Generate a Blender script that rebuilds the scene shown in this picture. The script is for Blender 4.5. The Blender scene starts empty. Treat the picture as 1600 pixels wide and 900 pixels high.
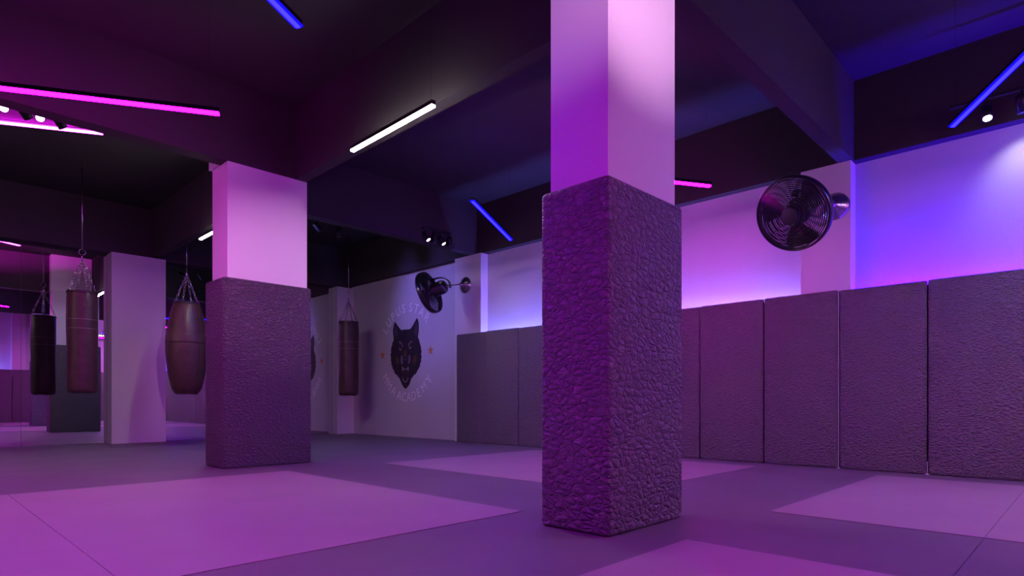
import bpy, bmesh, math, random
from mathutils import Vector, Matrix, Euler
random.seed(7)
C = bpy.context.scene.collection
PI = math.pi
H = 0.5625            # eye height
CEIL = 3.25           # ceiling
BB = 2.585            # underside of the beams
PADH = 1.5            # top of the wall and pillar pads

# ------------------------------------------------------------------ materials
def nmat(name):
    m = bpy.data.materials.new(name); m.use_nodes = True
    nt = m.node_tree; nt.nodes.clear()
    out = nt.nodes.new('ShaderNodeOutputMaterial')
    return m, nt, out

def principled(nt, out, col, rough, metal=0.0, spec=0.5):
    b = nt.nodes.new('ShaderNodeBsdfPrincipled')
    b.inputs['Base Color'].default_value = (*col, 1)
    b.inputs['Roughness'].default_value = rough
    b.inputs['Metallic'].default_value = metal
    b.inputs['Specular IOR Level'].default_value = spec
    nt.links.new(b.outputs[0], out.inputs['Surface'])
    return b

def plain(name, col, rough=0.6, metal=0.0, spec=0.5, var=0.0, vscale=3.0, bump=0.0, bscale=60.0):
    m, nt, out = nmat(name)
    b = principled(nt, out, col, rough, metal, spec)
    tc = nt.nodes.new('ShaderNodeTexCoord')
    if var > 0:
        n = nt.nodes.new('ShaderNodeTexNoise'); n.inputs['Scale'].default_value = vscale
        n.inputs['Detail'].default_value = 5
        r = nt.nodes.new('ShaderNodeMapRange')
        r.inputs['From Min'].default_value = 0.3; r.inputs['From Max'].default_value = 0.7
        r.inputs['To Min'].default_value = 1 - var; r.inputs['To Max'].default_value = 1 + var
        mx = nt.nodes.new('ShaderNodeVectorMath'); mx.operation = 'SCALE'
        mx.inputs[0].default_value = col
        nt.links.new(tc.outputs['Object'], n.inputs['Vector'])
        nt.links.new(n.outputs['Fac'], r.inputs['Value'])
        nt.links.new(r.outputs[0], mx.inputs['Scale'])
        nt.links.new(mx.outputs[0], b.inputs['Base Color'])
    if bump > 0:
        n2 = nt.nodes.new('ShaderNodeTexNoise'); n2.inputs['Scale'].default_value = bscale
        n2.inputs['Detail'].default_value = 4
        bp = nt.nodes.new('ShaderNodeBump'); bp.inputs['Strength'].default_value = bump
        bp.inputs['Distance'].default_value = 0.004
        nt.links.new(tc.outputs['Object'], n2.inputs['Vector'])
        nt.links.new(n2.outputs['Fac'], bp.inputs['Height'])
        nt.links.new(bp.outputs[0], b.inputs['Normal'])
    return m

def leather(name, col, cell, depth, rough=0.38, stretch=1.7, fine=0.35):
    """grained leatherette: raised cells between creases, a finer grain inside them"""
    m, nt, out = nmat(name)
    b = principled(nt, out, col, rough, 0, 0.55)
    L = nt.links
    tc = nt.nodes.new('ShaderNodeTexCoord')
    mp = nt.nodes.new('ShaderNodeMapping'); mp.inputs['Scale'].default_value = (1, 1, stretch)
    L.new(tc.outputs['Object'], mp.inputs['Vector'])
    nz = nt.nodes.new('ShaderNodeTexNoise'); nz.inputs['Scale'].default_value = 0.45 / cell
    nz.inputs['Detail'].default_value = 3
    L.new(mp.outputs[0], nz.inputs['Vector'])
    sub = nt.nodes.new('ShaderNodeVectorMath'); sub.operation = 'SUBTRACT'; sub.inputs[1].default_value = (0.5, 0.5, 0.5)
    L.new(nz.outputs['Color'], sub.inputs[0])
    sc = nt.nodes.new('ShaderNodeVectorMath'); sc.operation = 'SCALE'; sc.inputs['Scale'].default_value = cell * 0.9
    L.new(sub.outputs[0], sc.inputs[0])
    ad = nt.nodes.new('ShaderNodeVectorMath'); ad.operation = 'ADD'
    L.new(mp.outputs[0], ad.inputs[0]); L.new(sc.outputs[0], ad.inputs[1])
    def vor(scale, lo, hi):
        v = nt.nodes.new('ShaderNodeTexVoronoi'); v.feature = 'DISTANCE_TO_EDGE'
        v.inputs['Scale'].default_value = scale
        L.new(ad.outputs[0], v.inputs['Vector'])
        r = nt.nodes.new('ShaderNodeMapRange'); r.interpolation_type = 'SMOOTHSTEP'
        r.inputs['From Min'].default_value = lo; r.inputs['From Max'].default_value = hi
        L.new(v.outputs['Distance'], r.inputs['Value'])
        return r
    big = vor(1 / cell, 0.0, 0.075); small = vor(2.7 / cell, 0.0, 0.16); dome = vor(1 / cell, 0.0, 0.5)
    ns = nt.nodes.new('ShaderNodeTexNoise'); ns.inputs['Scale'].default_value = 3.5 / cell; ns.inputs['Detail'].default_value = 2
    L.new(ad.outputs[0], ns.inputs['Vector'])
    m1 = nt.nodes.new('ShaderNodeMath'); m1.operation = 'MULTIPLY_ADD'; m1.inputs[1].default_value = fine
    L.new(small.outputs[0], m1.inputs[0]); L.new(big.outputs[0], m1.inputs[2])
    m2 = nt.nodes.new('ShaderNodeMath'); m2.operation = 'MULTIPLY_ADD'; m2.inputs[1].default_value = 0.12
    L.new(ns.outputs['Fac'], m2.inputs[0]); L.new(m1.outputs[0], m2.inputs[2])
    m3 = nt.nodes.new('ShaderNodeMath'); m3.operation = 'MULTIPLY_ADD'; m3.inputs[1].default_value = 0.8
    L.new(dome.outputs[0], m3.inputs[0]); L.new(m2.outputs[0], m3.inputs[2])
    bp = nt.nodes.new('ShaderNodeBump'); bp.inputs['Strength'].default_value = 1.0
    bp.inputs['Distance'].default_value = depth
    L.new(m3.outputs[0], bp.inputs['Height'])
    L.new(bp.outputs[0], b.inputs['Normal'])
    return m

def emis(name, col):
    m, nt, out = nmat(name)
    e = nt.nodes.new('ShaderNodeEmission')
    s = max(col)
    e.inputs['Color'].default_value = (col[0] / s, col[1] / s, col[2] / s, 1)
    e.inputs['Strength'].default_value = s
    nt.links.new(e.outputs[0], out.inputs['Surface'])
    return m

M = {}
M['wall'] = plain('wall_paint', (0.58, 0.56, 0.57), 0.75, var=0.03, vscale=2, bump=0.1, bscale=120)
M['column'] = plain('column_paint', (0.72, 0.70, 0.71), 0.7, var=0.02, vscale=2)
M['ceiling'] = plain('black_ceiling_paint', (0.050, 0.045, 0.048), 0.85, var=0.12, vscale=1.2, spec=0.2)
M['beam'] = plain('black_beam_paint', (0.054, 0.047, 0.050), 0.8, var=0.08, vscale=1.5, spec=0.2)
M['floor'] = plain('dark_mat_vinyl', (0.175, 0.160, 0.182), 0.5, var=0.10, vscale=2.2, bump=0.12, bscale=300, spec=0.35)
M['light_mat'] = plain('light_mat_vinyl', (0.37, 0.30, 0.34), 0.5, var=0.05, vscale=2.4, bump=0.12, bscale=300, spec=0.35)
M['pillar_leather'] = leather('coarse_pillar_leatherette', (0.29, 0.26, 0.30), 0.050, 0.018)
M['left_leather'] = leather('pillar_leatherette', (0.185, 0.165, 0.19), 0.042, 0.019, stretch=1.8)
M['pad_leather'] = leather('wall_pad_leatherette', (0.335, 0.30, 0.31), 0.040, 0.019, stretch=1.8)
M['pad_back'] = plain('pad_backing', (0.025, 0.025, 0.025), 0.8)
M['black_metal'] = plain('black_metal', (0.018, 0.017, 0.02), 0.32, 0.6)
M['fan_metal'] = plain('fan_gunmetal', (0.075, 0.07, 0.08), 0.28, 0.85)
M['blade'] = plain('fan_blade_black', (0.035, 0.032, 0.038), 0.4)
M['cap'] = plain('fan_cap', (0.05, 0.045, 0.052), 0.5)
M['flange'] = plain('brushed_flange', (0.33, 0.30, 0.33), 0.24, 0.95)
M['steel'] = plain('chain_steel', (0.55, 0.52, 0.5), 0.25, 1.0)
M['bag'] = plain('maroon_bag_leather', (0.078, 0.036, 0.033), 0.42, var=0.25, vscale=9, bump=0.5, bscale=55)
M['bag_dark'] = plain('bag_trim_leather', (0.042, 0.020, 0.020), 0.4, var=0.2, vscale=12, bump=0.4, bscale=60)
M['stitch'] = plain('pale_stitching', (0.42, 0.30, 0.30), 0.7)
M['mirror'] = plain('mirror_glass', (0.80, 0.80, 0.82), 0.0, 1.0)
M['mirror_edge'] = plain('mirror_edge', (0.03, 0.03, 0.035), 0.3)
M['wire'] = plain('wire_black', (0.02, 0.02, 0.02), 0.4, 0.5)
M['strip_base'] = plain('strip_channel', (0.6, 0.6, 0.6), 0.5)
PK = 62.0
M['pink'] = emis('pink_tube', (116, 0.05, 108))
M['pink_white'] = emis('hot_pink_tube', (30, 1.2, 34))
M['pink_up'] = emis('pink_uplight', (950, 12, 900))
M['pink_soft'] = emis('pink_top_glow', (3.5, 0.3, 3.5))
M['blue_soft'] = emis('blue_top_glow', (6, 0.3, 36))
M['white_soft'] = emis('white_top_glow', (10, 9.5, 9))
M['blue'] = emis('blue_tube', (0.105, 0.07, 150))
M['blue_rim'] = emis('blue_tube_edge', (0.012, 0.006, 20))
M['white'] = emis('white_tube', (120, 108, 112))
M['white_off'] = emis('white_tube_b', (34, 31, 36))
M['spot_lens'] = emis('spot_lens', (12, 12, 12))
M['strip_blue'] = emis('led_strip_blue', (40, 42, 260))
M['strip_violet'] = emis('led_strip_violet', (30, 0.02, 800))
M['strip_magenta'] = emis('led_strip_magenta', (14, 0.05, 13))
M['letter'] = plain('letter_paint', (0.92, 0.88, 0.92), 0.7)
M['star'] = plain('star_paint', (0.60, 0.24, 0.08), 0.7)
M['wolf'] = plain('wolf_black', (0.020, 0.013, 0.018), 0.7, var=0.3, vscale=25)
M['wolf_ear'] = plain('wolf_ear', (0.06, 0.045, 0.06), 0.7)
M['wolf_brow'] = plain('wolf_brow', (0.17, 0.10, 0.12), 0.7)
M['wolf_muzzle'] = plain('wolf_muzzle', (0.20, 0.13, 0.17), 0.7)
M['wolf_brown'] = plain('wolf_brown', (0.10, 0.042, 0.025), 0.7)
M['wolf_eye'] = plain('wolf_eye', (0.36, 0.20, 0.09), 0.7)
M['wolf_white'] = plain('wolf_white', (0.45, 0.38, 0.40), 0.7)
M['wolf_mouth'] = plain('wolf_mouth', (0.05, 0.012, 0.025), 0.7)

# ------------------------------------------------------------------ mesh helpers
def finish(bm, name, mat, parent=None, smooth=False, loc=None):
    me = bpy.data.meshes.new(name)
    bmesh.ops.recalc_face_normals(bm, faces=bm.faces)
    bm.to_mesh(me); bm.free()
    me.materials.append(mat)
    if smooth:
        for p in me.polygons: p.use_smooth = True
    o = bpy.data.objects.new(name, me); C.objects.link(o)
    if parent: o.parent = parent
    if loc: o.location = loc
    return o

def tag(o, label=None, cat=None, group=None, kind=None):
    if label: o['label'] = label
    if cat: o['category'] = cat
    if group: o['group'] = group
    if kind: o['kind'] = kind
    return o

def empty(name, loc=(0, 0, 0), rz=0.0):
    o = bpy.data.objects.new(name, None); C.objects.link(o)
    o.location = loc; o.rotation_euler = (0, 0, rz); o.empty_display_size = 0.1
    return o

def box(bm, x0, x1, y0, y1, z0, z1, bev=0.0, seg=2):
    vs = [bm.verts.new(p) for p in ((x0,y0,z0),(x1,y0,z0),(x1,y1,z0),(x0,y1,z0),(x0,y0,z1),(x1,y0,z1),(x1,y1,z1),(x0,y1,z1))]
    fs = [bm.faces.new([vs[i] for i in f]) for f in ((0,3,2,1),(4,5,6,7),(0,1,5,4),(1,2,6,5),(2,3,7,6),(3,0,4,7))]
    if bev > 0:
        es = list({e for f in fs for e in f.edges})
        bmesh.ops.bevel(bm, geom=es, offset=bev, segments=seg, affect='EDGES', profile=0.5)

def frame_from(d):
    d = Vector(d).normalized()
    up = Vector((0, 0, 1)) if abs(d.z) < 0.95 else Vector((1, 0, 0))
    x = up.cross(d).normalized(); y = d.cross(x)
    return x, y, d

def cyl(bm, p0, p1, r0, r1=None, n=16, caps=True):
    r1 = r0 if r1 is None else r1
    p0 = Vector(p0); p1 = Vector(p1); x, y, d = frame_from(p1 - p0)
    a = [bm.verts.new(p0 + (x * math.cos(2*PI*i/n) + y * math.sin(2*PI*i/n)) * r0) for i in range(n)]
    b = [bm.verts.new(p1 + (x * math.cos(2*PI*i/n) + y * math.sin(2*PI*i/n)) * r1) for i in range(n)]
    for i in range(n): bm.faces.new((a[i], a[(i+1)%n], b[(i+1)%n], b[i]))
    if caps: bm.faces.new(a[::-1]); bm.faces.new(b)

def lathe(bm, prof, n=32, mat=None):
    """prof: list of (r,z) from one end to the other, about Z; mat: Matrix"""
    mat = mat or Matrix.Identity(4)
    rings = []
    for r, z in prof:
        if r < 1e-6: rings.append([bm.verts.new(mat @ Vector((0, 0, z)))])
        else: rings.append([bm.verts.new(mat @ Vector((r*math.cos(2*PI*i/n), r*math.sin(2*PI*i/n), z))) for i in range(n)])
    for A, B in zip(rings, rings[1:]):
        for i in range(n):
            j = (i+1) % n
            if len(A) == 1 and len(B) == 1: continue
            if len(A) == 1: bm.faces.new((A[0], B[i], B[j]))
            elif len(B) == 1: bm.faces.new((A[i], A[j], B[0]))
            else: bm.faces.new((A[i], A[j], B[j], B[i]))
    return rings

def tube(bm, pts, r, n=8, closed=False):
    pts = [Vector(p) for p in pts]; N = len(pts)
    rings = []; px = None
    for k, p in enumerate(pts):
        if closed: d = pts[(k+1) % N] - pts[k-1]
        else: d = pts[min(k+1, N-1)] - pts[max(k-1, 0)]
        d.normalize()
        if px is None: x, y, _ = frame_from(d)
        else:
            x = px - d * px.dot(d)
            x.normalize(); y = d.cross(x)
        px = x
        rings.append([bm.verts.new(p + (x*math.cos(2*PI*i/n) + y*math.sin(2*PI*i/n))*r) for i in range(n)])
    for k in range(N if closed else N-1):
        A = rings[k]; B = rings[(k+1) % N]
        for i in range(n): bm.faces.new((A[i], A[(i+1)%n], B[(i+1)%n], B[i]))
    if not closed: bm.faces.new(rings[0][::-1]); bm.faces.new(rings[-1])

def torus(bm, c, axis, R, r, n=24, m=6):
    x, y, d = frame_from(axis); c = Vector(c)
    tube(bm, [c + (x*math.cos(2*PI*i/n) + y*math.sin(2*PI*i/n))*R for i in range(n)], r, m, True)

def bobj(name, mat, dims, parent=None, bev=0.0, smooth=False, base=None):
    """box object with its origin at the middle of its base"""
    x0, x1, y0, y1, z0, z1 = dims
    o = base or ((x0+x1)/2, (y0+y1)/2, z0)
    bm = bmesh.new(); box(bm, x0-o[0], x1-o[0], y0-o[1], y1-o[1], z0-o[2], z1-o[2], bev)
    return finish(bm, name, mat, parent, smooth, o)

def struct(name, mat, dims, bev=0.0):
    return tag(bobj(name, mat, dims, None, bev), kind='structure')

# ------------------------------------------------------------------ the room
XW = 5.745      # face of the right wall
XP = 5.615      # face of the pilasters on it
XB = 5.645      # face of the beam on it
YM = 9.66       # mirror wall
XL, YF = -4.2, -2.3
WT = 0.12
struct('floor', M['floor'], (XL-WT, XW+WT, YF-WT, 9.98, -0.15, 0))
struct('ceiling', M['ceiling'], (XL-WT, XW+WT, YF-WT, 9.98, CEIL, CEIL+0.15))
struct('wall_right', M['wall'], (XW, XW+WT, YF-WT, 9.98, 0, CEIL))
struct('wall_back', M['wall'], (XL-WT, XW, 9.86, 9.98, 0, CEIL))
struct('wall_left', M['wall'], (XL-WT, XL, YF-WT, 9.86, 0, CEIL))
struct('wall_front', M['wall'], (XL, XW, YF-WT, YF, 0, CEIL))
# pilasters on the right wall, with the beam above them
pilasters = [('far', 6.02, 6.56), ('near', 1.485, 1.885)]
for n_, a, b in pilasters:
    tag(struct('pilaster', M['column'], (XP, XW, a, b, 0, BB)), 'pale painted pilaster on the right wall, the one beside the ' +
        ('wolf emblem' if n_ == 'far' else 'violet-lit bay'), 'pilaster')
struct('ceiling_beam_right', M['beam'], (XB, XW, YF, 9.52, BB, CEIL))
# free pillars (painted shaft; the pads are things of their own)
tag(struct('pillar', M['column'], (2.105, 2.662, 1.476, 1.79, 0, BB)), 'large square painted pillar in the foreground', 'pillar')
tag(struct('pillar', M['column'], (1.992, 2.703, 5.250, 5.585, 0, BB)), 'square painted pillar in the middle distance', 'pillar')
# beams
struct('ceiling_beam_long', M['beam'], (2.588, 2.690, YF, 9.54, BB, CEIL))
struct('ceiling_beam_middle_left', M['beam'], (XL, 2.588, 5.25, 5.40, BB, CEIL))
struct('ceiling_beam_middle_right', M['beam'], (2.690, XB, 6.13, 6.25, BB, CEIL))
struct('ceiling_beam_near_right', M['beam'], (2.690, XB, 1.47, 1.582, BB, CEIL))
struct('ceiling_beam_near_left', M['beam'], (XL, 2.588, 1.47, 1.582, BB, CEIL))
struct('ceiling_beam_back', M['beam'], (XL, XW, 9.52, 9.86, 2.555, CEIL))
struct('pillar_head', M['column'], (1.967, 2.586, 5.402, 5.60, BB+0.001, CEIL))
# columns on the mirror wall
tag(struct('column_left', M['column'], (2.085, 2.735, 9.42, 9.86, 0, 2.555)), 'pale column standing between the mirror panels', 'column')
tag(struct('column_corner', M['column'], (5.425, XW, 9.45, 9.86, 0, 2.555)), 'pale corner column beside the emblem wall', 'column')
# far end of the room, seen in the mirror
tag(struct('pilaster', M['column'], (2.05, 2.35, YF, YF+0.13, 0, CEIL)), 'pale pilaster on the end wall, seen in the mirror', 'pilaster')

# ------------------------------------------------------------------ mirrors (very slightly out of true)
EPS = -0.015
def mirror_y(x): return YM + (x - 1.5) * math.tan(EPS)
edges = [-2.43, -1.53, -0.63, 0.27, 1.172, 2.082]
edges2 = [2.738, 3.63, 4.52, 5.422]
k = 0
mlab = ['tall frameless mirror panel far out at the left end of the mirror wall',
        'tall mirror panel, fourth left of the pale mirror-wall column',
        'tall mirror panel, third left of the pale mirror-wall column',
        'tall mirror panel at the left picture edge, reflecting the blue-lit end wall',
        'tall mirror panel directly left of the pale column, reflecting the dark bag',
        'tall mirror panel directly right of the pale column, behind the barrel-shaped bag',
        'tall mirror panel hidden behind the padded middle pillar',
        'tall mirror panel beside the corner column, reflecting part of the wolf emblem']
for E_ in (edges, edges2):
    for a, b in zip(E_, E_[1:]):
        xm = (a+b)/2; w = (b-a)/2 - 0.0012
        r = empty('mirror_panel', (xm, mirror_y(xm), 0.0)); r.rotation_euler.z = EPS
        bm = bmesh.new(); box(bm, -w, w, 0, 0.006, 0.002, 2.553)
        finish(bm, 'glass', M['mirror'], r)
        bm = bmesh.new(); box(bm, -w-0.001, w+0.001, 0.0065, 0.018, 0.0, 2.554)
        finish(bm, 'backing', M['mirror_edge'], r)
        tag(r, mlab[k], 'mirror', 'mirror panels on the back wall'); k += 1

# ------------------------------------------------------------------ light floor mats
def mat_piece(x0, x1, y0, y1, label):
    o = bobj('floor_mat', M['light_mat'], (x0+0.0008, x1-0.0008, y0+0.0008, y1-0.0008, 0.0, 0.003), bev=0.001)
    tag(o, label, 'mat', 'light mats set in the dark floor')
mat_piece(0.51, 2.265, 2.118, 4.715, 'large pinkish floor mat in front of the middle pillar')
mat_piece(-1.6, 0.51, 2.118, 4.715, 'pinkish floor mat at the left picture edge, past the seam')
mat_piece(3.155, 5.243, 2.118, 4.68, 'pinkish floor mat behind the foreground pillar, along the pads')
mat_piece(3.142, 5.248, 0.335, 1.205, 'pinkish floor mat at lower right beside the wall pads')
mat_piece(3.142, 5.248, -1.4, 0.335, 'pinkish floor mat at the right picture edge, past the seam')
mat_piece(0.1, 2.262, -1.4, 1.202, 'pinkish floor mat at the bottom, nearest the camera')
for (x0, x1, y0, y1) in ((2.268, 3.139, 0.333, 0.336), (0.509, 0.512, 4.72, 9.4), (0.509, 0.512, 1.25, 2.11), (5.25, 5.555, 0.333, 0.336)):
    o = bobj('floor_seam', M['mirror_edge'], (x0, x1, y0, y1, -0.0005, 0.0006)); tag(o, kind='structure')

# ------------------------------------------------------------------ wall pads
seams = [6.472, 5.889, 5.273, 4.659, 4.045, 3.431, 2.816, 2.191, 1.566, 0.941, 0.316, -0.309, -0.934, -1.559]
ords = ['first', 'second', 'third', 'fourth', 'fifth', 'sixth', 'seventh', 'eighth', 'ninth', 'tenth', 'eleventh', 'twelfth', 'thirteenth']
tails = ['beside the emblem wall', 'under the blue glow beside the far fan', 'cut by the left side of the foreground pillar', 'hidden behind the foreground pillar',
         'hidden behind the foreground pillar', 'just showing right of the foreground pillar', 'left of the near fan', 'below the near fan',
         'below the near pilaster, left of a pale gap', 'at the right edge under the violet glow', 'past the right picture edge', 'seen only in the mirror', 'last one, near the end wall']
tails[5] = 'mostly behind the foreground pillar, its right edge showing'
tails[6] = 'below and left of the near fan'
tails[7] = 'under the near fan and pilaster'
tails[8] = 'right of the pale full-height gap'
def pad_mesh(w, t, h, name, mat, parent, bev=0.016):
    bm = bmesh.new(); box(bm, 0, t, -w/2, w/2, 0, h, bev, 3)
    return finish(bm, name, mat, parent, True)
for i in range(13):
    a, b = seams[i], seams[i+1]; w = (a-b) - 0.007
    yc = (a+b)/2
    if i == 7: w -= 0.003; yc += 0.0015
    if i == 8: w -= 0.003; yc -= 0.0015
    r = empty('wall_pad', (5.563, yc, 0.0))
    tag(r, 'grey wall pad, %s from the emblem, %s' % (ords[i], tails[i]), 'pad', 'pads along the right wall')
    h = PADH + (0.004 * math.sin(i*2.1))
    pad_mesh(w, 0.04, h, 'pad_cover', M['pad_leather'], r)
    bm = bmesh.new(); bl = w/2 + (0 if i == 8 else 0.003); br = w/2 + (0 if i == 7 else 0.003); box(bm, 0.0402, 0.0500, -br, bl, 0.0, h-0.03); finish(bm, 'backing_board', M['pad_back'], r)
def joint_strip(y, h, label):
    bm = bmesh.new(); box(bm, 0, 0.05, -0.0022, 0.0022, 0.0, h, 0.0006, 1)
    vs = [bm.verts.new(p) for p in ((-0.004, -0.02, 0), (-0.004, 0.02, 0), (-0.004, 0.004, 0.014), (-0.004, -0.004, 0.014))]
    vb = [bm.verts.new((0.0, v.co.y, v.co.z)) for v in vs]
    bm.faces.new(vs); bm.faces.new(vb[::-1])
    for q in range(4): bm.faces.new((vs[q], vb[q], vb[(q+1)%4], vs[(q+1)%4]))
    o = finish(bm, 'joint_strip', M['strip_base'], None, False, (5.5605, y, 0)); tag(o, label, 'strip')
joint_strip(1.566, 1.492, 'pale full-height strip in the joint between the wall pads right of the near fan')
joint_strip(0.941, 0.10, 'short pale strip at the foot of the rightmost joint between wall pads')
# end wall pads, seen in the mirror
xs = [5.2, 4.57, 3.94, 3.31, 2.68, 2.05, 1.42, 0.79, 0.16]
for i in range(8):
    r = empty('wall_pad', ((xs[i]+xs[i+1])/2, YF+0.20, 0), PI/2)
    r.rotation_euler.z = -PI/2
    tag(r, 'grey end wall pad seen in the mirror, %s from the long pad row' % ords[i], 'pad', 'pads along the end wall')
    pad_mesh(0.622, 0.04, 1.44, 'pad_cover', M['pad_leather'], r)
    bm = bmesh.new(); box(bm, 0.0402, 0.05, -0.29, 0.29, 0.02, 1.41); finish(bm, 'backing_board', M['pad_back'], r)

# pads wrapped round the free pillars
def pillar_pad(inner, outer, h, mat, label, z0=0.0, dark=None):
    ix0, ix1, iy0, iy1 = inner; ox0, ox1, oy0, oy1 = outer
    cx, cy = (ox0+ox1)/2, (oy0+oy1)/2
    bm = bmesh.new()
    def ring(x0, x1, y0, y1, z): return [bm.verts.new((x-cx, y-cy, z)) for x, y in ((x0,y0),(x1,y0),(x1,y1),(x0,y1))]
    g = 0.0012
    ob, ot = ring(ox0,ox1,oy0,oy1,z0), ring(ox0,ox1,oy0,oy1,h)
    ib, it = ring(ix0-g,ix1+g,iy0-g,iy1+g,z0), ring(ix0-g,ix1+g,iy0-g,iy1+g,h)
    for i in range(4):
        j = (i+1) % 4
        bm.faces.new((ob[i], ob[j], ot[j], ot[i])); bm.faces.new((ib[j], ib[i], it[i], it[j]))
        bm.faces.new((ot[i], ot[j], it[j], it[i])); bm.faces.new((ob[j], ob[i], ib[i], ib[j]))
    ov = set(ob + ot)
    es = [e for e in bm.edges if e.verts[0] in ov and e.verts[1] in ov]
    bmesh.ops.bevel(bm, geom=es, offset=0.020, segments=4, affect='EDGES', profile=0.5)
    o = finish(bm, 'pillar_pad', mat, None, True, (cx, cy, 0))
    tag(o, label, 'pad')
    return o
pillar_pad((2.105,2.662,1.476,1.79), (2.066,2.690,1.446,1.820), PADH+0.004, M['pillar_leather'], 'tall coarse-grained leather pad wrapped round the foreground pillar')
pillar_pad((1.992,2.703,5.250,5.585), (1.944,2.728,5.208,5.625), 1.605, M['left_leather'], 'grey leather pad wrapped round the middle pillar')

# ------------------------------------------------------------------ LED strips behind the pads
def strip(name, mat, p0, p1, z, label):
    r = empty(name, ((p0[0]+p1[0])/2, (p0[1]+p1[1])/2, z))
    d = Vector((p1[0]-p0[0], p1[1]-p0[1], 0)); L = d.length; r.rotation_euler.z = math.atan2(d.y, d.x)
    bm = bmesh.new(); box(bm, -L/2, L/2, -0.012, 0.012, -0.014, 0.0); finish(bm, 'mounting_channel', M['strip_base'], r)
    bm = bmesh.new(); box(bm, -L/2, L/2, -0.008, 0.008, 0.0002, 0.003); finish(bm, 'led_strip', mat, r)
    tag(r, label, 'light strip')
strip('led_light', M['strip_blue'], (5.66, 1.90), (5.66, 6.01), 1.33, 'blue light strip hidden behind the wall pads between the two pilasters')
strip('led_light', M['strip_magenta'], (5.632, 1.92), (5.632, 3.6), 1.36, 'added magenta light strip hidden behind the pads left of the near fan pilaster')  # extra strip added to tint the wall above these pads magenta
strip('led_light', M['strip_violet'], (5.64, -2.1), (5.64, 1.47), 1.36, 'violet light strip hidden behind the right-hand wall pads')
strip('led_light', M['strip_blue'], (0.2, YF+0.10), (2.04, YF+0.10), 1.28, 'blue light strip behind the end wall pads left of the pilaster')
strip('led_light', M['strip_magenta'], (2.4, YF+0.10), (5.2, YF+0.10), 1.28, 'magenta light strip behind the end wall pads right of the pilaster')

# ------------------------------------------------------------------ suspended linear lights
ZB = 2.41
def bar(p0, p1, kind, label, z=ZB, wires=(0.03, 0.97), w=0.036):
    p0 = Vector((*p0, 0)); p1 = Vector((*p1, 0)); d = p1-p0; L = d.length; mid = (p0+p1)/2
    r = empty('linear_light', (mid.x, mid.y, z)); r.rotation_euler.z = math.atan2(d.y, d.x)
    tag(r, label, 'light', 'suspended linear lights')
    bm = bmesh.new(); box(bm, -L/2, L/2, -w/2-0.002, w/2+0.002, 0.006, 0.034, 0.002, 1); finish(bm, 'housing', M['black_metal'], r)
    core, rim = {'pink': ('pink', 'pink'), 'blue': ('blue', 'blue_rim'), 'white': ('white', 'white')}[kind]
    hw = w/2 if kind != 'blue' else w/2*0.62
    bm = bmesh.new(); box(bm, -L/2+0.004, L/2-0.004, -hw, hw, -0.006, -0.0002 if kind == 'blue' else 0.0058); finish(bm, 'diffuser', M[core], r)
    if kind == 'blue':
        bm = bmesh.new(); box(bm, -L/2, L/2, -w/2-0.004, w/2+0.004, 0.0, 0.0058); finish(bm, 'glowing_edge', M[rim], r)
    bm = bmesh.new(); box(bm, -L/2+0.01, L/2-0.01, -w/2+0.009, w/2-0.009, 0.0342, 0.0352); finish(bm, 'added_uplight', M[kind+'_soft'], r)  # unseen emitter added on top of the housing to lighten the ceiling
    for f in wires:
        bm = bmesh.new(); x = -L/2 + L*f; cyl(bm, (x, 0, 0.034), (x, 0, CEIL - z), 0.0008, n=6); finish(bm, 'hanging_wire', M['wire'], r)
def along(p, ang, L):
    return (p[0] + math.cos(ang)*L, p[1] + math.sin(ang)*L)
A150 = math.radians(150.3); A210 = math.radians(209.5)
bar((1.489, 4.053), along((1.489, 4.053), math.radians(149.6), 1.9), 'pink', 'pink linear light running in from the left picture edge')
bar((4.917, 2.388), along((4.917, 2.388), math.radians(149.7), 1.25), 'pink', 'pink linear light showing right of the foreground pillar')
bar((4.982, 0.702), along((4.982, 0.702), A210, 1.4), 'blue', 'blue linear light at the upper right, over the violet-lit wall')
bar((4.965, 4.823), (3.753, 4.139), 'blue', 'blue linear light left of the foreground pillar, near the far fan')
bar((1.417, 2.835), along((1.417, 2.835), A210, 1.4), 'blue', 'blue linear light cut by the top picture edge')
bar((2.388, 3.952), (2.375, 2.975), 'white', 'white linear light beside the long beam in the middle', w=0.028)
bar((2.488, 7.35), (2.475, 6.37), 'white', 'white linear light left of the middle pillar, over the barrel-shaped bag', w=0.028)
# unseen bars above, behind and beside the camera, added to raise the light level
bar((0.35, 1.3), (-0.85, 2.0), 'pink', 'added pink linear light above the camera, out of the picture')
bar((4.75, -0.4), (3.72, -0.98), 'white', 'added white linear light behind the camera, nearest the right wall')
bar((1.6, -0.9), (0.4, -0.2), 'pink', 'added pink linear light behind the camera')
bar((4.9, -1.0), (3.7, -1.7), 'pink', 'added pink linear light near the end wall at right')
bar((3.36, 6.74), (2.80, 6.42), 'blue', 'blue linear light hidden behind the middle pillar, lighting the emblem wall')
bar((-1.6, 3.2), (-2.8, 2.5), 'blue', 'added blue linear light far left, out of the picture')
bar((-1.2, 7.6), (-1.2, 6.6), 'white', 'added white linear light at the far left near the mirrors')

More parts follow.
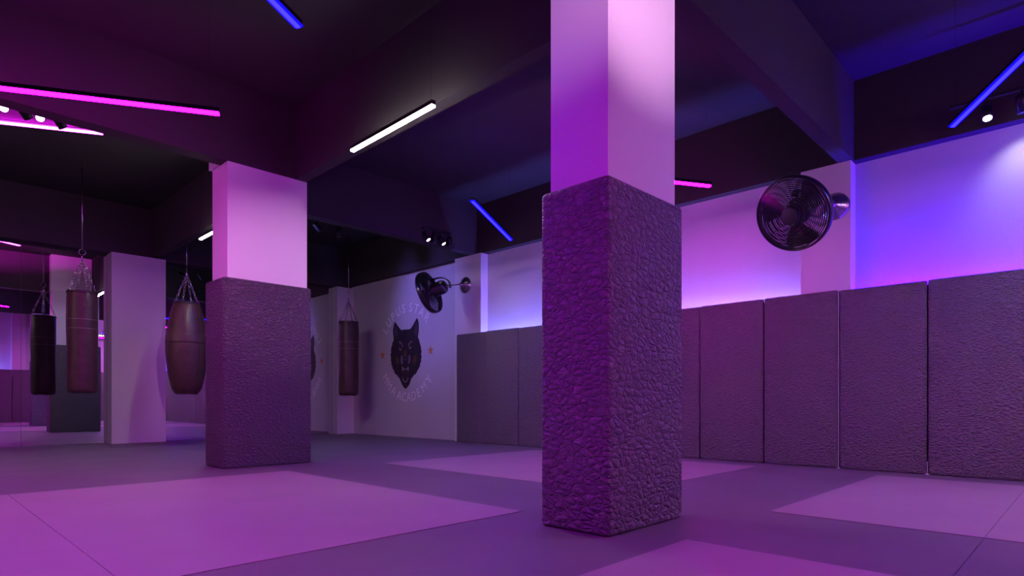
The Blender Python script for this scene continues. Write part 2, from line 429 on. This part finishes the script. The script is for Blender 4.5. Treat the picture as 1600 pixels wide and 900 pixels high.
# hot pink bar tight under the ceiling behind the middle beam, plus an added emitter and plate that shape its ceiling glow
def ceiling_bar():
    d = Vector((math.cos(A150), math.sin(A150), 0)); p0 = Vector((1.462, 6.722, 0)) + d*0.05; L = 2.2; Z = 3.095
    mid = p0 + d*L/2
    r = empty('ceiling_light', (mid.x, mid.y, Z)); r.rotation_euler.z = math.atan2(d.y, d.x)
    tag(r, 'bright pink-white light bar tight under the ceiling at the left, behind the beam', 'light')
    # local +y points to the camera side
    bm = bmesh.new(); box(bm, -L/2, L/2, -0.030, 0.040, 0.004, 0.012)
    finish(bm, 'housing', M['black_metal'], r)
    bm = bmesh.new(); box(bm, -L/2, L/2, -0.036, -0.0302, 0.0, CEIL-Z); finish(bm, 'added_shade_plate', M['black_metal'], r)
    bm = bmesh.new(); box(bm, -L/2+0.004, L/2-0.004, -0.026, 0.012, -0.008, 0.0038); finish(bm, 'diffuser', M['pink_white'], r)
    bm = bmesh.new(); vs = [bm.verts.new(p) for p in ((-L/2+0.004, -0.029, 0.030), (L/2-0.004, -0.029, 0.030), (L/2-0.004, -0.004, 0.0125), (-L/2+0.004, -0.004, 0.0125), (-L/2+0.004, -0.029, 0.0125), (L/2-0.004, -0.029, 0.0125))]
    for f in ((0,1,2,3), (0,3,4), (1,5,2), (3,2,5,4), (0,4,5,1)): bm.faces.new([vs[q] for q in f])
    finish(bm, 'added_uplight', M['pink_up'], r)
ceiling_bar()

# ------------------------------------------------------------------ track spots
def aim(o, d):
    o.rotation_mode = 'QUATERNION'; o.rotation_quaternion = Vector(d).to_track_quat('-Z', 'Y')
def spot_light(name, pos, d, power, col=(1, 0.95, 1), ang=55, blend=0.6, size=0.03):
    ld = bpy.data.lights.new(name, 'SPOT'); ld.energy = power; ld.color = col
    ld.spot_size = math.radians(ang); ld.spot_blend = blend; ld.shadow_soft_size = size
    o = bpy.data.objects.new(name, ld); C.objects.link(o); o.location = pos; aim(o, d)
def track(p0, p1, zt, heads, label, rods=True, reach=0.0):
    """heads: (fraction, direction, lit, power)"""
    p0 = Vector((*p0, zt)); p1 = Vector((*p1, zt)); d = (p1-p0); L = d.length; mid = (p0+p1)/2
    r = empty('track_light', mid)
    tag(r, label, 'track light')
    x = d.normalized(); y = Vector((-x.y, x.x, 0))
    bm = bmesh.new()
    bmx = Matrix((x, y, Vector((0,0,1)))).transposed().to_4x4()
    b2 = bmesh.new(); box(b2, -L/2, L/2, -0.017, 0.017, 0.0, 0.02, 0.002, 1); bmesh.ops.transform(b2, matrix=bmx, verts=b2.verts)
    finish(b2, 'rail', M['fan_metal'], r); bm.free()
    if rods:
        for f in (-0.4, 0.4):
            bm = bmesh.new(); q = x*L*f; cyl(bm, q+Vector((0,0,0.02)), q+Vector((0,0,CEIL-zt)), 0.006, n=8); finish(bm, 'drop_rod', M['black_metal'], r)
    if reach:
        for f in (-0.42, 0.42):
            bm = bmesh.new(); q = x*L*f + Vector((0, 0, 0.012)); cyl(bm, q, q + y*reach, 0.005, n=8); finish(bm, 'bracket', M['black_metal'], r)
    for f, dr, lit, pw, *ag in heads:
        q = x*(L*(f-0.5)); dv = Vector(dr).normalized()
        c = q + Vector((0, 0, -0.085))
        bm = bmesh.new()
        cyl(bm, q + Vector((0,0,0)), q + Vector((0,0,-0.045)), 0.006, n=8)
        a = c - dv*0.06; b = c + dv*0.07
        xx, yy, dd = frame_from(dv)
        mm = Matrix((xx, yy, dd)).transposed().to_4x4(); mm.translation = a
        lathe(bm, [(0, 0), (0.02, 0.002), (0.03, 0.012), (0.032, 0.02), (0.032, 0.13), (0.028, 0.13), (0.027, 0.118), (0, 0.118)], 20, mm)
        hd = finish(bm, 'spot_head', M['black_metal'], r, True)
        bm = bmesh.new(); mm2 = mm.copy()
        lathe(bm, [(0, 0.1185), (0.0265, 0.1185), (0.0265, 0.1275), (0, 0.1285)], 20, mm2)
        finish(bm, 'lens', M['spot_lens'] if lit else M['blade'], hd)
        if lit and pw > 0:
            spot_light('spot_lamp', mid + b + dv*0.012, dv, pw, col=ag[1] if len(ag) > 1 else (1, 0.52, 0.9) if ag else (1, 0.92, 1), ang=ag[0] if ag else 78, blend=0.9)
# far track on the middle-right beam (facing the camera side)
track((4.70, 6.112), (5.17, 6.112), 2.745, [(0.1, (0.25, -0.55, -0.8), True, 8), (0.38, (0, 0.0, -1), False, 0), (0.63, (0.3, -0.45, -0.8), True, 8), (0.93, (0, 0, -1), False, 0)],
      'black track with four spots by the far fan, two of them lit', rods=False)
track((0.45, 5.75), (0.95, 5.75), 2.822, [(0.3, (-0.1, -0.75, -0.75), True, 6), (0.51, (0.5, 0.3, -0.6), False, 0), (0.72, (-0.1, -0.75, -0.75), True, 6), (0.93, (0.5, 0.3, -0.6), False, 0)],
      'track of spots in the pink-lit ceiling strip at the left')
track((5.42, 0.78), (5.42, -0.12), 2.70, [(0.24, (-0.45, -0.1, -0.85), True, 3), (0.45, (0.1, -0.1, -0.9), False, 0), (0.52, (0.55, 0.10, -0.66), True, 6.5)],
      'black track of spots at the upper right over the violet wall', rods=False, reach=0.225)
track((3.55, 7.4), (4.35, 7.4), 2.95, [(0.1, (2.1, -0.15, -0.8), True, 110, 62, (0.22, 0.16, 1.0)), (0.5, (0.6, -0.3, -0.7), False, 0), (0.9, (0, 0, -1), False, 0)],  # unseen track added to throw a blue glow on the emblem wall
      'added track of spots aimed at the emblem wall, hidden by the middle pillar')

# ------------------------------------------------------------------ wall fans
def dome_rings(bm, R0, R1, z0, z1, n, wr, power=2.0, seg=56):
    for i in range(n):
        f = i/(n-1); R = R0 + (R1-R0)*f
        z = z0 + (z1-z0)*(f**power)
        torus(bm, (0, 0, z), (0, 0, 1), R, wr, seg, 5)
def make_fan(mount, center, direction, label, roll):
    r = empty('wall_fan', mount); tag(r, label, 'fan', 'black wall fans on the pilasters')
    mount = Vector(mount); ctr = Vector(center) - mount
    dv = Vector(direction).normalized()
    x, y, d = frame_from(dv)
    T = Matrix((x, y, d)).transposed().to_4x4(); T.translation = ctr
    def place(o):
        o.parent = r; o.matrix_parent_inverse = Matrix.Identity(4); o.matrix_local = T; return o
    R = 0.275
    # wire cage: front dome of rings, rear dome, outer rim
    bm = bmesh.new()
    dome_rings(bm, 0.066, R-0.008, 0.075, 0.028, 16, 0.0042)
    for i in range(3):
        a = roll + 2*PI*i/3 + 0.3
        tube(bm, [(math.cos(a)*q, math.sin(a)*q, 0.075-0.047*((q-0.062)/(R-0.07))**2 - 0.003) for q in [0.05+(R-0.055)*t/8 for t in range(9)]], 0.003, 5)
    place(finish(bm, 'front_grille', M['fan_metal'], None, True))
    bm = bmesh.new()
    dome_rings(bm, 0.085, R-0.006, -0.085, -0.03, 13, 0.0026)
    for i in range(6):
        a = roll + 2*PI*i/6
        tube(bm, [(math.cos(a)*q, math.sin(a)*q, -0.085+0.055*((q-0.085)/(R-0.09))**2 - 0.003) for q in [0.07+(R-0.075)*t/8 for t in range(9)]], 0.003, 5)
    place(finish(bm, 'rear_grille', M['fan_metal'], None, True))
    bm = bmesh.new(); lathe(bm, [(R, -0.034), (R+0.006, -0.02), (R+0.006, 0.02), (R, 0.033), (R-0.008, 0.033), (R-0.005, 0.0), (R-0.008, -0.034), (R, -0.034)], 72)
    place(finish(bm, 'rim', M['fan_metal'], None, True))
    bm = bmesh.new(); lathe(bm, [(0, 0.084), (0.052, 0.083), (0.062, 0.078), (0.063, 0.066), (0.05, 0.062), (0, 0.062)], 36)
    place(finish(bm, 'centre_cap', M['cap'], None, True))
    # three broad blades
    for i in range(3):
        a0 = roll + 2*PI*i/3
        bm = bmesh.new(); grid = []
        for s in range(9):
            q = 0.035 + 0.215*s/8; row = []
            w0 = 0.42 + 0.42*math.sin(min(1, s/6)*PI/2)
            if s == 8: w0 *= 0.82
            for t in range(7):
                u = t/6 - 0.5; a = a0 + u*2*w0*0.62 + 0.15*s/8
                row.append(bm.verts.new((math.cos(a)*q, math.sin(a)*q, 0.0 - u*0.055*(0.5+0.5*s/8))))
            grid.append(row)
        for s in range(8):
            for t in range(6): bm.faces.new((grid[s][t], grid[s][t+1], grid[s+1][t+1], grid[s+1][t]))
        g = bmesh.ops.solidify(bm, geom=bm.faces[:], thickness=0.004)
        place(finish(bm, 'blade', M['blade'], None, True))
    bm = bmesh.new(); lathe(bm, [(0, 0.045), (0.03, 0.043), (0.04, 0.03), (0.042, -0.03), (0, -0.03)], 28)
    place(finish(bm, 'hub', M['blade'], None, True))
    # motor housing behind
    bm = bmesh.new(); lathe(bm, [(0, -0.055), (0.075, -0.055), (0.092, -0.065), (0.098, -0.09), (0.090, -0.105), (0.090, -0.205), (0.080, -0.240), (0.052, -0.262), (0, -0.268)], 40)
    mo = place(finish(bm, 'motor_housing', M['fan_metal'], None, True))
    # yoke: loop of tube over the motor plus its side knob
    upv = (Vector((0,0,1)) - dv*dv.z).normalized()
    Ti = T.inverted()
    ul = (T.to_3x3().inverted() @ upv).normalized()
    bm = bmesh.new()
    for off in (-0.016, 0.016):
        side = Vector((0,0,1)).cross(ul)*off
        pts = []
        for t in range(15):
            a = t/14*PI*0.62
            pts.append(side + ul*(0.142*math.cos(a)) + Vector((0, 0, -0.12 - 0.20*math.sin(a))))
        tube(bm, pts, 0.007, 7)
    place(finish(bm, 'yoke', M['fan_metal'], None, True))
    bm = bmesh.new()
    kc = ul*0.132 + Vector((0,0,-0.10))
    mm = Matrix.Translation(kc - Vector((0,0,0.022)))
    lathe(bm, [(0, 0), (0.02, 0.002), (0.027, 0.012), (0.027, 0.036), (0.02, 0.046), (0, 0.048)], 18, mm)
    cyl(bm, ul*0.06 + Vector((0,0,-0.11)), kc + Vector((0,0,-0.012)), 0.012, n=10)
    place(finish(bm, 'knob', M['black_metal'], None, True))
    # arm to the wall flange
    e = T @ (ul*(-0.02) + Vector((0, 0, -0.305)))
    flw = 0.115
    # cone flange pointing into the room (-x)
    bm = bmesh.new()
    mm = Matrix(((0,0,-1,0),(0,1,0,0),(1,0,0,0),(0,0,0,1)))
    lathe(bm, [(flw, 0.0), (flw, 0.006), (flw*0.93, 0.016), (flw*0.6, 0.045), (flw*0.3, 0.07), (0.022, 0.085), (0.018, 0.10), (0, 0.102)], 40, mm)
    fl = finish(bm, 'wall_flange', M['flange'], r, True)
    tip = Vector((-0.10, 0, 0))
    bm = bmesh.new(); cyl(bm, tip, e, 0.009, n=12)
    bx, by, bd = frame_from(e-tip)
    mm = Matrix((bx, by, bd)).transposed().to_4x4(); mm.translation = tip
    lathe(bm, [(0, -0.016), (0.012, -0.012), (0.017, 0), (0.012, 0.012), (0, 0.016)], 14, mm)
    cyl(bm, e, T @ Vector((0,0,-0.262)), 0.014, 0.02, n=12)
    finish(bm, 'arm', M['flange'], r, True)
    return r
track((0.5, -0.55), (1.5, -0.55), 2.75, [(0.15, (0.285, 0.94, -0.175), True, 420, 17), (0.5, (0, 0.1, -1), False, 0), (0.85, (0.42, 0.90, -0.06), True, 240, 36)],  # unseen track added to brighten the faces of both pillars
      'added track of spots behind the camera, aimed at the two pillars')
make_fan((XP-0.001, 1.605, 2.222), (4.78, 1.655, 1.985), (-1.06, 0.13, -0.52), 'black wall fan facing the camera, above the right-hand wall pads', 0.5)
make_fan((XP-0.001, 6.334, 2.185), (4.95, 6.30, 1.99), (-0.36, 0.86, -0.29), 'black wall fan seen from the side, beside the wolf emblem', 1.1)

# ------------------------------------------------------------------ punching bags
def chain(p0, p1, link=0.044, r=0.0030):
    bm = bmesh.new(); p0 = Vector(p0); p1 = Vector(p1); d = p1-p0; n = max(3, int(d.length/(link*0.72)))
    x, y, dd = frame_from(d)
    for i in range(n):
        c = p0 + d*((i+0.5)/n); side = x if i % 2 else y; h = link/2; w = link*0.28
        pts = []
        for t in range(10):
            a = 2*PI*t/10
            pts.append(c + dd*(math.sin(a)*h) + side*(math.cos(a)*w))
        tube(bm, pts, r, 5, True)
    return bm
def bag(x, y, ztop, zbot, R, ring_z, rod_top, label, shape='straight', rot=0.0, seams_at=(0.28, 0.37), mat='bag', strap=0.006, pa=4.7):
    r = empty('punching_bag', (x, y, zbot), rot); tag(r, label, 'punching bag', 'hanging punching bags')
    h = ztop - zbot
    bm = bmesh.new(); prof = [(0, 0.0), (R*0.55, 0.0)]
    N = 26
    def rad(f):
        if shape == 'barrel':
            return R*(0.62 + 0.38*math.sin(PI*min(1, max(0, f)))**0.75)
        return R*(1 + 0.012*math.sin(f*9+1))
    if shape == 'barrel':
        prof += [(rad(0)*0.86, 0.006), (rad(0)*0.97, 0.025)]
    else:
        prof += [(R*0.88, 0.004), (R*0.97, 0.02)]
    for i in range(1, N): 
        f = i/N
        prof.append((rad(f), 0.02 + (h-0.04)*f))
    prof += [(rad(1)*0.99, h-0.012), (rad(1)*0.93, h), (rad(1)*0.86, h-0.008), (0, h-0.02)]
    rings = lathe(bm, prof, 48)
    # puckers round the top and small dents
    for ring in rings:
        if len(ring) < 2: continue
        for k_, v in enumerate(ring):
            z = v.co.z; a = 2*PI*k_/48
            pk = max(0, (z-(h-0.14))/0.14)
            s = 1 + 0.018*pk*math.sin(a*8) + 0.008*math.sin(a*3+z*11) 
            v.co.x *= s; v.co.y *= s
            if z < 0.01: v.co.z += 0.004*math.sin(a*5)
    finish(bm, 'bag_body', M[mat], r, True)
    # collar hem
    def band(z, wd, out, name, mt):
        bm = bmesh.new()
        def rq(zz): return rad(min(1, max(0, (zz-0.02)/(h-0.04))))*1.003
        zs = [z - wd/2 + wd*t/6 for t in range(7)]
        rr = lathe(bm, [(rq(zs[0])-0.004, zs[0])] + [(rq(zz)+out, zz) for zz in zs] + [(rq(zs[-1])-0.004, zs[-1])], 48)
        for ring in rr:
            for k_, v in enumerate(ring):
                a = 2*PI*k_/48; pk = max(0, (v.co.z-(h-0.14))/0.14)
                s = 1 + 0.018*pk*math.sin(a*8) + 0.008*math.sin(a*3+v.co.z*11)
                v.co.x *= s; v.co.y *= s
        finish(bm, name, mt, r, True)
    band(h-0.016, 0.026, 0.004, 'hem', M['bag_dark'])
    if shape == 'barrel':
        band(h*0.60, h*0.10, 0.002, 'band', M['bag_trim'])
    else:
        for s_ in seams_at: band(h*(1-s_), 0.0035, 0.0022, 'stitching', M['stitch'])
    # vertical seam
    bm = bmesh.new()
    for da in (0.0,):
        a = -1.9
        pts = [(math.cos(a)*rad(f)*1.006, math.sin(a)*rad(f)*1.006, 0.03+(h-0.06)*f) for f in [i/20 for i in range(21)]]
        tube(bm, pts, 0.0025, 5)
    finish(bm, 'side_seam', M['bag_dark'], r, True)
    # oval patch
    if shape != 'barrel':
        bm = bmesh.new(); a0 = pa - rot; cz = h*0.865; hh = 0.060; prev = None
        cen = bm.verts.new((math.cos(a0)*R*1.02, math.sin(a0)*R*1.02, cz))
        for q_ in (0.35, 0.7, 1.0, 1.02):
            q = R*(1.022 if q_ < 1.01 else 0.99)
            loop = [bm.verts.new((math.cos(a0 + math.cos(2*PI*i/28)*0.27*q_)*q, math.sin(a0 + math.cos(2*PI*i/28)*0.27*q_)*q, cz + math.sin(2*PI*i/28)*hh*q_)) for i in range(28)]
            for i in range(28):
                if prev is None: bm.faces.new((cen, loop[i], loop[(i+1)%28]))
                else: bm.faces.new((prev[i], loop[i], loop[(i+1)%28], prev[(i+1)%28]))
            prev = loop
        finish(bm, 'patch', M[mat], r, True)
    # hanging loops, chains, ring, swivel, rod
    rz = ring_z - zbot; top = Vector((0, 0, rz - 0.10))
    for i in range(4):
        a = PI/4 + i*PI/2 + 0.25; q = rad(1)*0.93
        foot = Vector((math.cos(a)*q, math.sin(a)*q, h+0.004))
        finish(chain(foot, top + Vector((math.cos(a), math.sin(a), 0))*0.008), 'chain', M['steel'], r, True)
        bm = bmesh.new(); torus(bm, foot + Vector((0,0,-0.002)), (math.cos(a), math.sin(a), 0), 0.011, 0.003, 14, 6)
        finish(bm, 'eyelet', M['steel'], r, True)
    bm = bmesh.new(); torus(bm, (0, 0, rz), (0.55, -0.8, 0), 0.032, 0.0036, 24, 7); finish(bm, 'ring', M['steel'], r, True)
    bm = bmesh.new(); lathe(bm, [(0, rz-0.105), (0.009, rz-0.10), (0.012, rz-0.085), (0.009, rz-0.06), (0.006, rz-0.05), (0.006, rz-0.033), (0, rz-0.031)], 12)
    finish(bm, 'swivel', M['steel'], r, True)
    bm = bmesh.new(); cyl(bm, (0, 0, rz+0.030), (0, 0, rod_top - zbot), strap, n=10); finish(bm, 'hanging_rod', M['steel'], r, True)
    bm = bmesh.new(); lathe(bm, [(0, rod_top-zbot-0.002), (0.03, rod_top-zbot-0.002), (0.03, rod_top-zbot-0.008), (0.012, rod_top-zbot-0.02), (0, rod_top-zbot-0.022)], 16)
    finish(bm, 'mounting_plate', M['fan_metal'], r, True)
    return r
M['bag_trim'] = plain('bag_band_leather', (0.085, 0.042, 0.040), 0.4, var=0.2, vscale=12, bump=0.4, bscale=60)
def P(px, py, d):
    yaw = math.atan(978/946); s, c = math.sin(yaw), math.cos(yaw); t = (px-800)/946
    return ((s+t*c)*d, (c-t*s)*d, H + (627.5-py)/946*d)
d1 = 6.88; q = P(128.5, 0, d1)
bag(q[0], q[1], P(0, 456, d1)[2], P(0, 614, d1)[2], 0.149, P(0, 394, d1)[2], CEIL, 'straight maroon heavy bag hanging left of the pale mirror-wall column', rot=-0.83, pa=math.radians(272))
d2 = 7.62; q = P(298, 0, d2)
bag(2.62, q[1], P(0, 474, d2)[2], P(0, 616, d2)[2], 0.236, P(0, 420, d2)[2], BB, 'maroon barrel-shaped heavy bag half hidden by the middle pillar', shape='barrel', rot=0.61)
d3 = 9.80; q = P(546.5, 0, d3)
bag(q[0]-0.02, q[1], P(0, 503, d3)[2], P(0, 618, d3)[2], 0.157, P(0, 462, d3)[2], CEIL, 'straight maroon heavy bag hanging by the corner column and the emblem wall', rot=0.387, pa=math.radians(252))

# ------------------------------------------------------------------ wolf emblem on the wall
LX = XW - 0.0005
def wallpt(px, py):
    yaw = math.atan(978/946); s, c = math.sin(yaw), math.cos(yaw); t = (px-800)/946
    d = XW/(s+t*c)
    return ((c-t*s)*d, H + (627.5-py)/946*d)
logo = empty('wall_emblem', (XW, 7.92, 1.33)); tag(logo, 'painted wolf head emblem with arched white lettering on the right wall', 'emblem')
CY, CZ = wallpt(636, 551)
def flat(name, mat, polys, depth, parent=logo, crop=True):
    """polygons given in the enlarged view of the emblem, laid onto the wall"""
    bm = bmesh.new()
    for pl in polys:
        vs = []
        for (u, v) in pl:
            Y, Z = wallpt(605 + u/7.5, 490 + v/7.5) if crop else (u, v)
            vs.append(bm.verts.new((-depth, Y-7.92, Z-1.33)))
        try: f = bm.faces.new(vs)
        except ValueError: continue
        g = bmesh.ops.extrude_face_region(bm, geom=[f])
        for e_ in g['geom']:
            if isinstance(e_, bmesh.types.BMVert): e_.co.x += 0.0012
    return finish(bm, name, mat, parent)
out = [(90,93),(105,115),(130,150),(155,182),(173,198),(180,188),(190,186),(196,194),(206,182),(214,190),(222,180),(230,190),(240,180),(250,190),(262,178),(272,180),(300,140),(325,95),(349,50),(362,75),(370,110),(372,160),(369,220),(360,275),(375,310),(383,345),(396,390),(398,415),(405,450),(396,470),(405,505),(398,530),(398,565),(386,585),(384,615),(372,640),(355,668),(345,690),(330,715),(318,712),(306,735),(290,752),(278,775),(268,812),(255,840),(236,866),(215,884),(195,864),(176,835),(162,800),(150,770),(137,748),(122,735),(112,712),(100,716),(85,690),(80,668),(65,645),(58,615),(48,600),(50,575),(43,550),(46,520),(38,480),(50,450),(44,430),(50,395),(62,360),(60,345),(76,318),(78,290),(70,240),(68,190),(76,140)]
wolf = flat('wolf_head', M['wolf'], [out], 0.002)
def ell(cx, cy, rx, ry, n=14): return [(cx+rx*math.cos(2*PI*i/n), cy+ry*math.sin(2*PI*i/n)) for i in range(n)]
flat('inner_ear', M['wolf_ear'], [[(90,128),(104,160),(122,205),(134,250),(118,262),(104,296),(88,262),(82,200)]], 0.0034, wolf)
flat('inner_ear', M['wolf_ear'], [[(346,92),(357,130),(357,200),(345,262),(332,250),(322,225),(326,170),(338,120)]], 0.0034, wolf)
flat('brow', M['wolf_brow'], [[(130,338),(142,326),(158,326),(172,338),(182,362),(188,392),(180,404),(172,378),(158,352),(144,346)]], 0.0034, wolf)
flat('brow', M['wolf_brow'], [[(248,404),(246,380),(252,352),(264,332),(284,320),(300,322),(296,334),(278,342),(266,356),(258,380)]], 0.0034, wolf)
flat('eye', M['wolf_eye'], [[(143,402),(155,404),(168,424),(168,434),(152,430),(144,418)]], 0.0036, wolf)
flat('eye', M['wolf_eye'], [[(260,400),(272,388),(284,386),(284,402),(274,414),(262,418)]], 0.0036, wolf)
flat('pupil', M['wolf'], [ell(157,416,4,5)], 0.0048, wolf); flat('pupil', M['wolf'], [ell(272,402,4,5)], 0.0048, wolf)
flat('muzzle_stripe', M['wolf_muzzle'], [[(170,490),(182,498),(184,540),(188,580),(180,598),(166,585),(158,550),(160,510)]], 0.0034, wolf)
flat('muzzle_stripe', M['wolf_muzzle'], [[(262,482),(274,500),(276,540),(268,575),(254,592),(246,580),(250,545),(252,500)]], 0.0034, wolf)
flat('cheek_fur', M['wolf_brown'], [[(92,505),(104,540),(100,600),(112,560),(122,630),(128,570),(142,600),(138,540),(118,500)], [(300,540),(318,500),(345,470),(348,520),(340,590),(332,560),(322,620),(314,570),(300,610)]], 0.0034, wolf)
flat('nose', M['wolf_ear'], [[(192,520),(236,520),(240,532),(228,545),(216,550),(200,545),(190,532)]], 0.0034, wolf)
flat('forehead_fur', M['wolf_brown'], [[(205,430),(222,430),(232,470),(240,510),(216,500),(190,508),(196,465)]], 0.0034, wolf)
flat('mouth', M['wolf_mouth'], [[(182,628),(215,640),(248,628),(254,690),(248,750),(232,795),(215,808),(198,795),(182,750),(176,690)]], 0.0034, wolf)
flat('fang', M['wolf_white'], [[(179,622),(188,626),(190,650),(185,682),(180,655)]], 0.0048, wolf)
flat('fang', M['wolf_white'], [[(243,626),(252,622),(254,655),(249,682),(243,650)]], 0.0048, wolf)
flat('teeth', M['wolf_white'], [[(190,640),(203,648),(216,651),(230,648),(242,638),(241,646),(230,656),(216,659),(203,656),(191,648)]], 0.0048, wolf)
flat('teeth', M['wolf_white'], [[(180,745),(185,748),(189,770),(199,788),(215,799),(231,788),(241,770),(244,748),(249,746),(245,774),(234,795),(215,808),(196,795),(184,774)]], 0.0048, wolf)
# stars
def star(px, py, R):
    Y, Z = wallpt(px, py); pts = []
    for i in range(10):
        a = PI/2 + i*PI/5; q = R if i % 2 == 0 else R*0.42
        pts.append((Y + q*math.cos(a), Z + q*math.sin(a)))
    flat('star', M['star'], [pts], 0.002, crop=False)
star(597.8, 555, 0.078); star(672.9, 547.5, 0.078)
# lettering on an arc
def glyph(ch):
    cu = bpy.data.curves.new('glyph', 'FONT'); cu.body = ch; cu.size = 1.0; cu.align_x = 'CENTER'; cu.offset = 0.0 if ch == 'M' else 0.008; cu.resolution_u = 3; cu.extrude = 0.003
    o = bpy.data.objects.new('glyph', cu); C.objects.link(o)
    dg = bpy.context.evaluated_depsgraph_get(); me = bpy.data.meshes.new_from_object(o.evaluated_get(dg))
    bpy.data.objects.remove(o); bpy.data.curves.remove(cu)
    return me
def arc_text(word, cy, cz, R, size, angs, name, lower=False):
    bm = bmesh.new()
    for ch, a in zip(word, angs):
        if ch == ' ': continue
        me = glyph(ch); b2 = bmesh.new(); b2.from_mesh(me); bpy.data.meshes.remove(me)
        xs_ = [v.co.x for v in b2.verts]; mid = (min(xs_)+max(xs_))/2
        a = math.radians(a)
        for v in b2.verts:
            gx, gy = (v.co.x-mid)*size*0.88, v.co.y*size
            # u = to the viewer's right, w = up
            if not lower:
                rad_ = R + gy; u = math.sin(a)*rad_ + math.cos(a)*gx; w = math.cos(a)*rad_ - math.sin(a)*gx
            else:
                rad_ = R - gy; u = math.sin(a)*rad_ + math.cos(a)*gx; w = -math.cos(a)*rad_ + math.sin(a)*gx
            v.co = Vector((-0.0014 - v.co.z*0.2, cy - u - 7.92, cz + w - 1.33))
        tmp = bpy.data.meshes.new('t'); b2.to_mesh(tmp); b2.free(); bm.from_mesh(tmp); bpy.data.meshes.remove(tmp)
    return finish(bm, name, M['letter'], logo)
arc_text('LUPUS', CY, CZ, 0.645, 0.205, [-56, -44, -32, -19.5, -7.5], 'lettering')
arc_text('STAR', CY, CZ, 0.645, 0.205, [8, 20, 32, 45.5], 'lettering')
arc_text('MMA', CY, CZ, 0.775, 0.205, [-56, -43.5, -31], 'lettering', True)
arc_text('ACADEMY', CY, CZ, 0.775, 0.205, [-17, -6.5, 4, 14.5, 25.5, 38, 51.5], 'lettering', True)

# ------------------------------------------------------------------ world, camera, colour
w = bpy.data.worlds.new('world'); bpy.context.scene.world = w; w.use_nodes = True
w.node_tree.nodes['Background'].inputs[0].default_value = (0.02, 0.015, 0.03, 1)
w.node_tree.nodes['Background'].inputs[1].default_value = 0.2
cam = bpy.data.cameras.new('camera'); co = bpy.data.objects.new('camera', cam); C.objects.link(co)
cam.sensor_width = 36; cam.lens = 36*946/1600; cam.shift_y = 177.5/1600; cam.clip_start = 0.05
co.location = (0, 0, H); co.rotation_euler = (PI/2, 0, -math.atan(978/946))
sc = bpy.context.scene; sc.camera = co
sc.view_settings.view_transform = 'Standard'; sc.view_settings.look = 'None'
sc.view_settings.gamma = 1; sc.view_settings.use_curve_mapping = False
sc.view_settings.exposure = 0.0
sc.cycles.max_bounces = 8; sc.cycles.diffuse_bounces = 4; sc.cycles.glossy_bounces = 4
sc.cycles.caustics_reflective = False; sc.cycles.caustics_refractive = False
sc.cycles.sample_clamp_indirect = 6
sc.cycles.use_denoising = True
